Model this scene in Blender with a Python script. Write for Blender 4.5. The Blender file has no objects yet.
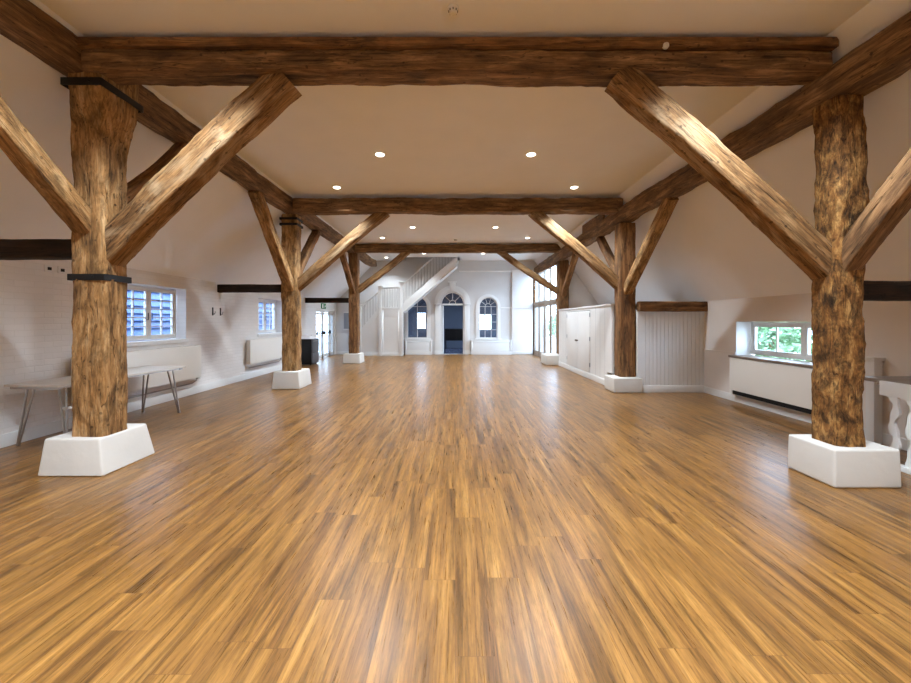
import bpy, bmesh, math, random
from mathutils import Vector, Matrix, noise

scene = bpy.context.scene
COL = scene.collection
PI = math.pi

# ------------------------------------------------------------------ helpers
class MB:
    def __init__(s): s.v=[]; s.f=[]
    def add(s, vs, fs):
        b=len(s.v); s.v+= [tuple(v) for v in vs]; s.f+= [tuple(b+i for i in f) for f in fs]; return s
    def box(s, x0,x1,y0,y1,z0,z1):
        x0,x1=sorted((x0,x1)); y0,y1=sorted((y0,y1)); z0,z1=sorted((z0,z1))
        return s.add([(x0,y0,z0),(x1,y0,z0),(x1,y1,z0),(x0,y1,z0),(x0,y0,z1),(x1,y0,z1),(x1,y1,z1),(x0,y1,z1)],
            [(0,3,2,1),(4,5,6,7),(0,1,5,4),(1,2,6,5),(2,3,7,6),(3,0,4,7)])
    def hexa(s, b, t):     # bottom quad, top quad (both counter-clockwise from above)
        return s.add(list(b)+list(t), [(0,3,2,1),(4,5,6,7),(0,1,5,4),(1,2,6,5),(2,3,7,6),(3,0,4,7)])
    def prism(s, poly, d, fn):  # poly [(a,b)], extruded by d=(d0,d1); fn(a,b,c)->xyz
        n=len(poly); vs=[fn(a,b,d[0]) for a,b in poly]+[fn(a,b,d[1]) for a,b in poly]
        fs=[tuple(range(n-1,-1,-1)), tuple(range(n,2*n))]+[(i,(i+1)%n,n+(i+1)%n,n+i) for i in range(n)]
        return s.add(vs,fs)
    def tube(s, pts, r, n=10, cap=True):
        pts=[Vector(p) for p in pts]; rings=[]
        for i,p in enumerate(pts):
            d=(pts[min(i+1,len(pts)-1)]-pts[max(i-1,0)]).normalized()
            a=Vector((0,0,1)) if abs(d.z)<.9 else Vector((1,0,0))
            u=d.cross(a).normalized(); w=d.cross(u).normalized()
            rr=r[i] if isinstance(r,(list,tuple)) else r
            rings.append([p+(u*math.cos(2*PI*k/n)+w*math.sin(2*PI*k/n))*rr for k in range(n)])
        vs=[v for R in rings for v in R]; fs=[]
        for i in range(len(pts)-1):
            for k in range(n):
                fs.append((i*n+k,i*n+(k+1)%n,(i+1)*n+(k+1)%n,(i+1)*n+k))
        if cap:
            fs.append(tuple(range(n))); fs.append(tuple(range((len(pts)-1)*n+n-1,(len(pts)-1)*n-1,-1)))
        return s.add(vs,fs)
    def lathe(s, prof, c=(0,0,0), n=24):  # prof [(r,z)]
        vs=[]; fs=[]
        for r,z in prof:
            for k in range(n): vs.append((c[0]+r*math.cos(2*PI*k/n), c[1]+r*math.sin(2*PI*k/n), c[2]+z))
        m=len(prof)
        for i in range(m-1):
            for k in range(n): fs.append((i*n+k,i*n+(k+1)%n,(i+1)*n+(k+1)%n,(i+1)*n+k))
        fs.append(tuple(range(n-1,-1,-1))); fs.append(tuple(range((m-1)*n,m*n)))
        return s.add(vs,fs)
    def build(s, name, mat, parent=None, bevel=0, smooth=False, loc=None, segs=2):
        me=bpy.data.meshes.new(name); 
        if loc is None: loc=(0,0,0)
        L=Vector(loc)
        me.from_pydata([tuple(Vector(v)-L) for v in s.v],[],s.f)
        bm=bmesh.new(); bm.from_mesh(me)
        bmesh.ops.remove_doubles(bm, verts=bm.verts, dist=1e-5)
        bmesh.ops.recalc_face_normals(bm, faces=bm.faces)
        if bevel:
            es=[e for e in bm.edges if len(e.link_faces)==2 and e.calc_face_angle(0)>.5]
            bmesh.ops.bevel(bm, geom=es, offset=bevel, segments=segs, profile=.6, affect='EDGES', clamp_overlap=True)
        bm.to_mesh(me); bm.free()
        if smooth or bevel:
            for p in me.polygons: p.use_smooth=True
            try: me.set_sharp_from_angle(angle=math.radians(40))
            except Exception: pass
        o=bpy.data.objects.new(name, me); COL.objects.link(o)
        me.materials.append(mat)
        if parent is not None:
            o.parent=parent
            o.location=L-Vector(parent.location)
        else: o.location=L
        return o

def tag(o, label=None, cat=None, group=None, kind=None):
    if label: o['label']=label
    if cat: o['category']=cat
    if group: o['group']=group
    if kind: o['kind']=kind
    return o
def empty(name, loc, label=None, cat=None, group=None, kind=None):
    o=bpy.data.objects.new(name,None); COL.objects.link(o); o.location=loc; o.empty_display_size=.1
    return tag(o,label,cat,group,kind)
def copy_tree(o, parent=None):
    c=o.copy(); COL.objects.link(c)
    if parent: c.parent=parent
    for ch in list(o.children): copy_tree(ch,c)
    return c
def struct(o): o['kind']='structure'; return o

# ---------------------------------------------------------------- materials
def newmat(name):
    m=bpy.data.materials.new(name); m.use_nodes=True
    nt=m.node_tree; b=nt.nodes['Principled BSDF']; return m,nt,b
def N(nt,t,**k):
    n=nt.nodes.new(t)
    for a,v in k.items():
        if a in n.inputs: n.inputs[a].default_value=v
        else: setattr(n,a,v)
    return n
def ramp(nt, stops, interp='LINEAR'):
    r=nt.nodes.new('ShaderNodeValToRGB'); r.color_ramp.interpolation=interp
    e=r.color_ramp.elements
    while len(e)<len(stops): e.new(.5)
    for el,(p,c) in zip(e,stops):
        el.position=p; el.color=(c[0],c[1],c[2],1) if hasattr(c,'__len__') else (c,c,c,1)
    return r
def srgb(r,g,b):
    f=lambda c: (c/255/12.92) if c<=10 else ((c/255+.055)/1.055)**2.4
    return (f(r),f(g),f(b))
def paint(name, col, rough=.6, bump=.15, scale=40, var=.06, spec=.3, metallic=0):
    m,nt,b=newmat(name)
    tc=N(nt,'ShaderNodeTexCoord'); no=N(nt,'ShaderNodeTexNoise',Scale=scale,Detail=4.0)
    nt.links.new(tc.outputs['Object'],no.inputs['Vector'])
    n2=N(nt,'ShaderNodeTexNoise',Scale=2.2,Detail=3.0); nt.links.new(tc.outputs['Object'],n2.inputs['Vector'])
    r=ramp(nt,[(.3,[c*(1-var) for c in col]),(.7,[min(1,c*(1+var)) for c in col])])
    nt.links.new(n2.outputs['Fac'],r.inputs['Fac']); nt.links.new(r.outputs['Color'],b.inputs['Base Color'])
    b.inputs['Roughness'].default_value=rough; b.inputs['Metallic'].default_value=metallic
    b.inputs['Specular IOR Level'].default_value=spec
    if bump:
        bp=N(nt,'ShaderNodeBump',Strength=bump,Distance=.004); nt.links.new(no.outputs['Fac'],bp.inputs['Height'])
        nt.links.new(bp.outputs['Normal'],b.inputs['Normal'])
    return m
def oak(name, dark, mid, light, crack=.6, rough=.75, blotch=.55, bumpd=.012, pale=None, st=1.0):
    m,nt,b=newmat(name); L=nt.links.new
    tc=N(nt,'ShaderNodeTexCoord'); oi=N(nt,'ShaderNodeObjectInfo')
    off=N(nt,'ShaderNodeVectorMath',operation='MULTIPLY_ADD'); 
    cmb=N(nt,'ShaderNodeCombineXYZ'); 
    for i in range(3): L(oi.outputs['Random'],cmb.inputs[i])
    off.inputs[1].default_value=(37,19,23); L(cmb.outputs[0],off.inputs[0]); L(tc.outputs['Object'],off.inputs[2])
    def nz(sc, scale, det=6, rg=.6, dist=0):
        mp=N(nt,'ShaderNodeMapping'); mp.inputs['Scale'].default_value=sc; L(off.outputs[0],mp.inputs['Vector'])
        n=N(nt,'ShaderNodeTexNoise',Scale=scale,Detail=float(det),Roughness=rg,Distortion=float(dist)); L(mp.outputs[0],n.inputs['Vector']); return n
    g1=nz((.8*st,7,7),2.2,8,.68,.5); g2=nz((1.2*st*st,38,38),2.0,4,.6,.3); bl=nz((1.3*st,2.5+st,2.5+st),1.7,6,.65,.6)
    r1=ramp(nt,[(.30,dark),(.5,mid),(.68,light)]); L(g1.outputs['Fac'],r1.inputs['Fac'])
    r2=ramp(nt,[(.35,.62),(.6,1.0)]); L(g2.outputs['Fac'],r2.inputs['Fac'])
    m1=N(nt,'ShaderNodeMix',data_type='RGBA',blend_type='MULTIPLY'); m1.inputs['Factor'].default_value=.8
    L(r1.outputs['Color'],m1.inputs['A']); L(r2.outputs['Color'],m1.inputs['B'])
    r3=ramp(nt,[(.36,1-blotch),(.56,1.0)]); L(bl.outputs['Fac'],r3.inputs['Fac'])
    m2=N(nt,'ShaderNodeMix',data_type='RGBA',blend_type='MULTIPLY'); m2.inputs['Factor'].default_value=1
    L(m1.outputs['Result'],m2.inputs['A']); L(r3.outputs['Color'],m2.inputs['B'])
    last=m2.outputs['Result']
    if pale:
        pn=nz((1.1,3,3),1.3,5,.6,.8); rp=ramp(nt,[(.5,0.),(.64,.75)]); L(pn.outputs['Fac'],rp.inputs['Fac'])
        mp_=N(nt,'ShaderNodeMix',data_type='RGBA'); L(rp.outputs['Color'],mp_.inputs['Factor']); L(last,mp_.inputs['A'])
        mp_.inputs['B'].default_value=(*pale,1); 
        mm=N(nt,'ShaderNodeMix',data_type='RGBA',blend_type='MULTIPLY'); mm.inputs['Factor'].default_value=.7
        L(mp_.outputs['Result'],mm.inputs['A']); L(r2.outputs['Color'],mm.inputs['B']); last=mm.outputs['Result']
    # drying cracks: thin dark lines along the grain
    ck=nz((.55,9,9),1.6,3,.5,.9)
    rc=ramp(nt,[(.485,1.0),(.497,1-crack),(.503,1-crack),(.515,1.0)]); L(ck.outputs['Fac'],rc.inputs['Fac'])
    m3=N(nt,'ShaderNodeMix',data_type='RGBA',blend_type='MULTIPLY'); m3.inputs['Factor'].default_value=1
    L(last,m3.inputs['A']); L(rc.outputs['Color'],m3.inputs['B'])
    # worm and peg holes
    vo=N(nt,'ShaderNodeTexVoronoi',Scale=9.0); L(off.outputs[0],vo.inputs['Vector'])
    rv=ramp(nt,[(.10,.25),(.14,1.0)]); L(vo.outputs['Distance'],rv.inputs['Fac'])
    m4=N(nt,'ShaderNodeMix',data_type='RGBA',blend_type='MULTIPLY'); m4.inputs['Factor'].default_value=.7
    L(m3.outputs['Result'],m4.inputs['A']); L(rv.outputs['Color'],m4.inputs['B'])
    L(m4.outputs['Result'],b.inputs['Base Color'])
    b.inputs['Roughness'].default_value=rough; b.inputs['Specular IOR Level'].default_value=.25
    ad=N(nt,'ShaderNodeMath',operation='ADD'); L(g1.outputs['Fac'],ad.inputs[0])
    a2=N(nt,'ShaderNodeMath',operation='MULTIPLY'); L(g2.outputs['Fac'],a2.inputs[0]); a2.inputs[1].default_value=.5; L(a2.outputs[0],ad.inputs[1])
    a3=N(nt,'ShaderNodeMath',operation='MULTIPLY_ADD'); L(rc.outputs['Color'],a3.inputs[0]); a3.inputs[1].default_value=.7; L(ad.outputs[0],a3.inputs[2])
    bp=N(nt,'ShaderNodeBump',Strength=.8,Distance=bumpd); L(a3.outputs[0],bp.inputs['Height']); L(bp.outputs['Normal'],b.inputs['Normal'])
    return m

M={}
M['oak']=oak('oak_golden',srgb(112,79,48),srgb(184,138,85),srgb(220,180,128),bumpd=.03,st=1.7)
M['oak_beam']=oak('oak_beam',srgb(84,61,42),srgb(136,101,68),srgb(184,142,98),blotch=.45,bumpd=.016)
M['oak_brace']=oak('oak_brace',srgb(98,68,40),srgb(158,116,72),srgb(186,148,102),pale=srgb(182,154,118),blotch=.4,bumpd=.014)
M['oak_brown']=oak('oak_brown',srgb(86,58,36),srgb(140,98,60),srgb(182,136,88),bumpd=.012)
M['oak_black']=oak('oak_black',srgb(26,17,11),srgb(46,31,21),srgb(68,48,33),blotch=.4,bumpd=.008)
M['oak_gnarl']=oak('oak_gnarled',srgb(66,42,20),srgb(148,102,52),srgb(208,160,96),blotch=.72,bumpd=.026,st=3.6)
M['ceil']=paint('ceiling_paint',srgb(240,240,242),.9,.12,60,.015,.1)
M['white']=paint('white_gloss_paint',srgb(222,221,218),.45,.08,30,.02)
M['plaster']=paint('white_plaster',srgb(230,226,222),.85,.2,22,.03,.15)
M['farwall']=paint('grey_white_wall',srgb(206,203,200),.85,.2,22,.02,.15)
M['sideplaster']=paint('cream_plaster',srgb(224,217,210),.85,.2,22,.03,.15)
M['plinth']=paint('plinth_paint',srgb(206,202,195),.75,.5,18,.04,.2)
M['rad']=paint('radiator_paint',srgb(228,223,214),.4,.03,20,.015)
M['iron']=paint('black_iron',srgb(20,18,18),.5,.3,60,.2,.4)
M['steel']=paint('tube_steel',srgb(170,165,160),.3,.02,60,.05,.5,1.0)
M['tabletop']=paint('grey_laminate',srgb(200,192,182),.35,.02,30,.03)
M['black']=paint('black_gloss',srgb(14,14,17),.35,.03,30,.1)
M['brushed']=paint('grey_steel_front',srgb(110,112,118),.35,.03,50,.06,.5,.6)
M['cloth']=paint('white_cloth',srgb(235,235,238),.9,.3,60,.03)
M['grey']=paint('grey_panel',srgb(150,152,156),.6,.05,30,.05)
M['dark']=paint('dark_slot',srgb(24,22,21),.7,.05,30,.1)
M['topwood']=paint('grey_brown_top',srgb(132,118,106),.45,.08,30,.08)
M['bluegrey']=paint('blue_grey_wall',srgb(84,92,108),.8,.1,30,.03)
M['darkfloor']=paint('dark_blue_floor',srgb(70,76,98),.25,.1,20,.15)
M['green']=paint('sign_green',srgb(0,120,70),.5,0,30,.01)
M['signwhite']=paint('sign_white',srgb(245,245,245),.5,0,30,.01)
M['brass']=paint('dull_knob',srgb(120,110,96),.35,.02,30,.05,.5,1.0)
M['siding']=paint('blue_grey_boards',srgb(74,94,134),.6,.15,30,.1)
M['ground']=paint('pale_paving',srgb(176,174,168),.9,.3,12,.08)
M['greytimber']=paint('grey_painted_timber',srgb(160,148,136),.6,.2,25,.1)

# leaves
m,nt,b=newmat('leaf_green'); M['leaf']=m
oi=N(nt,'ShaderNodeTexCoord'); no=N(nt,'ShaderNodeTexNoise',Scale=6.0,Detail=3.0); nt.links.new(oi.outputs['Object'],no.inputs['Vector'])
r=ramp(nt,[(.3,srgb(66,98,64)),(.5,srgb(112,146,104)),(.7,srgb(164,190,156))]); nt.links.new(no.outputs['Fac'],r.inputs['Fac']); nt.links.new(r.outputs['Color'],b.inputs['Base Color'])
b.inputs['Roughness'].default_value=.5

# painted brick
m,nt,b=newmat('painted_brick'); M['brick']=m; L=nt.links.new
tc=N(nt,'ShaderNodeTexCoord'); sp=N(nt,'ShaderNodeSeparateXYZ'); L(tc.outputs['Object'],sp.inputs[0])
cb=N(nt,'ShaderNodeCombineXYZ'); L(sp.outputs['Y'],cb.inputs['X']); L(sp.outputs['Z'],cb.inputs['Y'])
wn=N(nt,'ShaderNodeTexNoise',Scale=7.0,Detail=3.0); L(tc.outputs['Object'],wn.inputs['Vector'])
va=N(nt,'ShaderNodeVectorMath',operation='MULTIPLY_ADD'); L(wn.outputs['Color'],va.inputs[0]); va.inputs[1].default_value=(.02,.02,0); L(cb.outputs[0],va.inputs[2])
bk=N(nt,'ShaderNodeTexBrick'); L(va.outputs[0],bk.inputs['Vector'])
bk.inputs['Scale'].default_value=1.0; bk.inputs['Brick Width'].default_value=.225; bk.inputs['Row Height'].default_value=.075
bk.inputs['Mortar Size'].default_value=.006; bk.inputs['Mortar Smooth'].default_value=.6
bk.inputs['Color1'].default_value=(*srgb(229,225,221),1); bk.inputs['Color2'].default_value=(*srgb(224,220,216),1); bk.inputs['Mortar'].default_value=(*srgb(221,217,212),1)
L(bk.outputs['Color'],b.inputs['Base Color']); b.inputs['Roughness'].default_value=.8; b.inputs['Specular IOR Level'].default_value=.2
fn=N(nt,'ShaderNodeTexNoise',Scale=25.0,Detail=4.0); L(tc.outputs['Object'],fn.inputs['Vector'])
ma=N(nt,'ShaderNodeMath',operation='MULTIPLY_ADD'); L(bk.outputs['Fac'],ma.inputs[0]); ma.inputs[1].default_value=-1.; L(fn.outputs['Fac'],ma.inputs[2])
bp=N(nt,'ShaderNodeBump',Strength=.4,Distance=.007); L(ma.outputs[0],bp.inputs['Height']); L(bp.outputs['Normal'],b.inputs['Normal'])

# floor planks, running along Y
m,nt,b=newmat('plank_floor'); M['floor']=m; L=nt.links.new
tc=N(nt,'ShaderNodeTexCoord'); sp=N(nt,'ShaderNodeSeparateXYZ'); L(tc.outputs['Object'],sp.inputs[0])
cb=N(nt,'ShaderNodeCombineXYZ'); L(sp.outputs['X'],cb.inputs['Y'])
rw=N(nt,'ShaderNodeMath',operation='DIVIDE'); L(sp.outputs['X'],rw.inputs[0]); rw.inputs[1].default_value=.18
fl=N(nt,'ShaderNodeMath',operation='FLOOR'); L(rw.outputs[0],fl.inputs[0])
wnz=N(nt,'ShaderNodeTexWhiteNoise',noise_dimensions='1D'); L(fl.outputs[0],wnz.inputs['W'])
ysh=N(nt,'ShaderNodeMath',operation='MULTIPLY_ADD'); L(wnz.outputs['Value'],ysh.inputs[0]); ysh.inputs[1].default_value=1.22; L(sp.outputs['Y'],ysh.inputs[2]); L(ysh.outputs[0],cb.inputs['X'])
bk=N(nt,'ShaderNodeTexBrick'); L(cb.outputs[0],bk.inputs['Vector']); bk.offset=0.; bk.offset_frequency=2
bk.inputs['Scale'].default_value=1.0; bk.inputs['Brick Width'].default_value=1.22; bk.inputs['Row Height'].default_value=.18
bk.inputs['Mortar Size'].default_value=.0012; bk.inputs['Mortar Smooth'].default_value=.3
bk.inputs['Color1'].default_value=(0,0,0,1); bk.inputs['Color2'].default_value=(1,1,1,1); bk.inputs['Mortar'].default_value=(.5,.5,.5,1)
# offset the grain per plank
of=N(nt,'ShaderNodeVectorMath',operation='MULTIPLY_ADD'); L(bk.outputs['Color'],of.inputs[0]); of.inputs[1].default_value=(0,9,3); L(tc.outputs['Object'],of.inputs[2])
def fz(sc,scale,det,rg,dist=0.):
    mp=N(nt,'ShaderNodeMapping'); mp.inputs['Scale'].default_value=sc; L(of.outputs[0],mp.inputs['Vector'])
    n=N(nt,'ShaderNodeTexNoise',Scale=scale,Detail=float(det),Roughness=rg,Distortion=dist); L(mp.outputs[0],n.inputs['Vector']); return n
a=fz((10,.42,1),1.8,9,.72,.5); f=fz((85,2.2,1),1.6,6,.66); g=fz((9,.55,1),1.5,7,.68,.6); h=fz((60,6,1),2.0,5,.7,.2)
r1=ramp(nt,[(.28,srgb(70,46,24)),(.40,srgb(112,75,36)),(.56,srgb(150,105,50)),(.74,srgb(182,137,74))]); L(a.outputs['Fac'],r1.inputs['Fac'])
r2=ramp(nt,[(.3,.55),(.62,1.0)]); L(f.outputs['Fac'],r2.inputs['Fac'])
m1=N(nt,'ShaderNodeMix',data_type='RGBA',blend_type='MULTIPLY'); m1.inputs['Factor'].default_value=.75; L(r1.outputs['Color'],m1.inputs['A']); L(r2.outputs['Color'],m1.inputs['B'])
r3=ramp(nt,[(.34,.38),(.52,1.0)]); L(g.outputs['Fac'],r3.inputs['Fac'])
m2=N(nt,'ShaderNodeMix',data_type='RGBA',blend_type='MULTIPLY'); m2.inputs['Factor'].default_value=.9; L(m1.outputs['Result'],m2.inputs['A']); L(r3.outputs['Color'],m2.inputs['B'])
r5=ramp(nt,[(.36,.7),(.5,1.0)]); L(h.outputs['Fac'],r5.inputs['Fac'])
m25=N(nt,'ShaderNodeMix',data_type='RGBA',blend_type='MULTIPLY'); m25.inputs['Factor'].default_value=.8; L(m2.outputs['Result'],m25.inputs['A']); L(r5.outputs['Color'],m25.inputs['B'])
r4=ramp(nt,[(0,.88),(1,1.05)]); L(bk.outputs['Color'],r4.inputs['Fac'])
m3=N(nt,'ShaderNodeMix',data_type='RGBA',blend_type='MULTIPLY'); m3.inputs['Factor'].default_value=1; L(m25.outputs['Result'],m3.inputs['A']); L(r4.outputs['Color'],m3.inputs['B'])
mj=N(nt,'ShaderNodeMix',data_type='RGBA'); L(bk.outputs['Fac'],mj.inputs['Factor']); L(m3.outputs['Result'],mj.inputs['A']); mj.inputs['B'].default_value=(*srgb(90,58,30),1)
L(mj.outputs['Result'],b.inputs['Base Color'])
rr=ramp(nt,[(.3,.25),(.7,.38)]); L(f.outputs['Fac'],rr.inputs['Fac']); L(rr.outputs['Color'],b.inputs['Roughness'])
b.inputs['Specular IOR Level'].default_value=.45
bp=N(nt,'ShaderNodeBump',Strength=.1,Distance=.003); L(f.outputs['Fac'],bp.inputs['Height']); L(bp.outputs['Normal'],b.inputs['Normal'])

# thin pane glass
m=bpy.data.materials.new('pane_glass'); m.use_nodes=True; nt=m.node_tree; nt.nodes.clear(); M['glass']=m
o_=nt.nodes.new('ShaderNodeOutputMaterial'); mx=nt.nodes.new('ShaderNodeMixShader'); tr=nt.nodes.new('ShaderNodeBsdfTransparent'); gl=nt.nodes.new('ShaderNodeBsdfGlossy')
lw=nt.nodes.new('ShaderNodeLayerWeight'); lw.inputs['Blend'].default_value=.5; pw_=nt.nodes.new('ShaderNodeMath'); pw_.operation='POWER'; pw_.inputs[1].default_value=4; nt.links.new(lw.outputs['Facing'],pw_.inputs[0]); fr=nt.nodes.new('ShaderNodeMath'); fr.operation='MULTIPLY_ADD'; fr.inputs[1].default_value=.7; fr.inputs[2].default_value=.04; nt.links.new(pw_.outputs[0],fr.inputs[0]); gl.inputs['Roughness'].default_value=.02; tr.inputs['Color'].default_value=(.93,.97,1,1)
nt.links.new(fr.outputs[0],mx.inputs[0]); nt.links.new(tr.outputs[0],mx.inputs[1]); nt.links.new(gl.outputs[0],mx.inputs[2]); nt.links.new(mx.outputs[0],o_.inputs[0])
# glowing lamp lens
m,nt,b=newmat('lamp_lens'); M['lens']=m
b.inputs['Emission Color'].default_value=(1,.9,.74,1); b.inputs['Emission Strength'].default_value=14

# beadboard: vertical grooves along X
m,nt,b=newmat('beadboard_paint'); M['bead']=m; L=nt.links.new
b.inputs['Base Color'].default_value=(*srgb(218,217,215),1); b.inputs['Roughness'].default_value=.5

# --------------------------------------------------------------- timbers
def timber(name,label,cat,p0,p1,w,h,mat,seed=0,amp=.008,e=7,bow=(0,0),prof=None,group=None,seg=.07,n=28):
    p0=Vector(p0); p1=Vector(p1); d=p1-p0; Lg=d.length; ex=d.normalized()
    ref=Vector((0,1,0)) if abs(ex.z)>.93 else Vector((0,0,1))
    ey=ref.cross(ex).normalized(); ez=ex.cross(ey)
    k=max(6,int(Lg/seg)); vs=[]; fs=[]
    sd=Vector((seed*7.31,seed*3.17,seed*1.93))
    for i in range(k+1):
        t=i/k; x=t*Lg
        sw,sh,oy,oz=prof(t) if prof else (1,1,0,0)
        b4=4*t*(1-t); oy+=bow[0]*b4; oz+=bow[1]*b4
        oy+=noise.noise(Vector((x*.7,seed,0)))*amp*1.6; oz+=noise.noise(Vector((x*.7,seed,9)))*amp*1.6
        for j in range(n):
            a=2*PI*(j+.5)/n; c,s=math.cos(a),math.sin(a)
            y=math.copysign(abs(c)**(2/e),c)*w*.5*sw; z=math.copysign(abs(s)**(2/e),s)*h*.5*sh
            q=Vector((x*2.2,y*7,z*7))+sd
            dn=amp*(noise.noise(q)*1.0+.6*noise.noise(q*2.7)+.5*noise.noise(q*6.5))
            r=math.hypot(y,z) or 1
            vs.append((x,oy+y+y/r*dn,oz+z+z/r*dn))
    for i in range(k):
        for j in range(n):
            fs.append((i*n+j,i*n+(j+1)%n,(i+1)*n+(j+1)%n,(i+1)*n+j))
    fs.append(tuple(range(n-1,-1,-1))); fs.append(tuple(range(k*n,k*n+n)))
    me=bpy.data.meshes.new(name); me.from_pydata(vs,[],fs)
    for p in me.polygons: p.use_smooth=True
    me.polygons[-1].use_smooth=False; me.polygons[-2].use_smooth=False
    try: me.set_sharp_from_angle(angle=math.radians(50))
    except Exception: pass
    o=bpy.data.objects.new(name,me); COL.objects.link(o); me.materials.append(M[mat])
    o.matrix_world=Matrix(((ex.x,ey.x,ez.x,p0.x),(ex.y,ey.y,ez.y,p0.y),(ex.z,ey.z,ez.z,p0.z),(0,0,0,1)))
    if label: tag(o,label,cat,group)
    return o
def child_local(mb, name, mat, parent, bevel=0):
    """mesh whose coordinates are already in the parent's local frame"""
    o=mb.build(name,mat,None,bevel); o.parent=parent; o.location=(0,0,0); return o

# ------------------------------------------------------------ dimensions
XL,XR=-5.2,5.05           # aisle walls
YB,YF=-4.6,17.4           # wall behind the photographer, far wall
ZC=4.08                   # flat ceiling
EL,ER=2.27,1.82           # eaves height left / right
XC=3.42                   # edge of flat ceiling

# ---------------------------------------------------------------- setting
struct(MB().box(XL-.4,XR+.4,YB-.3,YF+.02,-.12,0).build('floor',M['floor']))
# flat ceiling with the stairwell opening
mb=MB()
SX0,SX1,SY0=-2.15,.1,16.5
mb.box(-XC,XC,YB-.2,SY0,ZC,ZC+.12); mb.box(-XC,SX0,SY0,YF+.2,ZC,ZC+.12); mb.box(SX1,XC,SY0,YF+.2,ZC,ZC+.12)
struct(mb.build('ceiling',M['ceil']))
def slope(name,pts,y0,y1):
    (x0,z0),(x1,z1)=pts; dx,dz=x1-x0,z1-z0; l=math.hypot(dx,dz); nx,nz=-dz/l*.1,dx/l*.1
    if nz<0: nx,nz=-nx,-nz
    poly=[(x0,z0),(x1,z1),(x1+nx,z1+nz),(x0+nx,z0+nz)]
    return struct(MB().prism(poly,(y0,y1),lambda a,b,c:(a,c,b)).build(name,M['ceil']))
slope('ceiling_left',((XL-.02,EL),(-XC+.0,ZC)),YB-.2,YF+.1)
slope('ceiling_right',((XR+.02,ER),(XC-.0,ZC)),YB-.2,13.89)
s1=(ZC-ER)/(XR-XC)
slope('ceiling_porch',((3.78,ZC-(3.78-XC)*s1),(XC,ZC)),13.89,YF+.1)
# stairwell shaft
mb=MB(); mb.box(SX0-.1,SX0,SY0,YF+.2,ZC,5.4); mb.box(SX1,SX1+.1,SY0,YF+.2,ZC,5.4); mb.box(SX0-.1,SX1+.1,SY0-.1,SY0,ZC+.12,5.4)
mb.box(SX0-.1,SX1+.1,YF+.02,YF+.2,ZC,5.4); mb.box(SX0-.2,SX1+.2,SY0-.2,YF+.3,5.4,5.5)
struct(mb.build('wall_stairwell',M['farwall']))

def wall_along_y(name,x0,x1,y0,y1,z0,z1,ops,mat):
    ys=sorted({y0,y1,*[o[0] for o in ops],*[o[1] for o in ops]}); zs=sorted({z0,z1,*[o[2] for o in ops],*[o[3] for o in ops]})
    mb=MB()
    for a,bb in zip(ys,ys[1:]):
        for c,d in zip(zs,zs[1:]):
            my,mz=(a+bb)/2,(c+d)/2
            if any(o[0]<my<o[1] and o[2]<mz<o[3] for o in ops): continue
            mb.box(x0,x1,a,bb,c,d)
    # drop coincident internal faces
    o=mb.build(name,mat)
    bm=bmesh.new(); bm.from_mesh(o.data)
    seen={}
    for f in bm.faces:
        key=tuple(sorted(v.index for v in f.verts)); seen.setdefault(key,[]).append(f)
    bmesh.ops.delete(bm,geom=[f for l in seen.values() if len(l)>1 for f in l],context='FACES')
    bm.to_mesh(o.data); bm.free(); return struct(o)
WL=[(6.28,7.72,1.08,2.06),(10.55,12.0,1.08,2.06),(14.95,17.25,0.0,1.86)]
wall_along_y('wall_left',XL-.3,XL,YB-.2,YF+.1,0,EL+.06,WL,M['brick'])
WR=[(4.98,7.2,.83,1.44)]
wall_along_y('wall_right',XR,XR+.34,YB-.2,13.89,0,ER+.08,WR,M['sideplaster'])
struct(MB().box(XL-.3,XR+.3,YB-.2,YB,0,ZC+.1).build('wall_back',M['plaster']))
# gable closing the right aisle beyond the cupboards
poly=[(3.72,0),(XR+.02,0),(XR+.02,ER),(3.72,ZC-(3.72-XC)*s1)]
struct(MB().prism(poly,(13.76,13.88),lambda a,b,c:(a,c,b)).build('wall_gable',M['plaster']))
# baseboards
struct(MB().box(XL,XL+.022,YB,14.9,0,.15).build('baseboard_left',M['white'],bevel=.006))
mb=MB(); mb.box(XR-.022,XR,YB,8.11,0,.13); struct(mb.build('baseboard_right',M['white'],bevel=.006))
mb=MB(); mb.box(XL,-4.1,YF-.02,YF,0,.13); mb.box(2.45,3.34,YF-.12,YF-.1,0,.14); struct(mb.build('baseboard_far',M['white'],bevel=.005))
# dado panelling on the right wall
mb=MB(); mb.box(XR-.012,XR,7.2,8.11,.13,.86); mb.box(XR-.022,XR,7.2,8.11,.86,.885)
struct(mb.build('trim_1',M['sideplaster'],bevel=.003))

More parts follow.
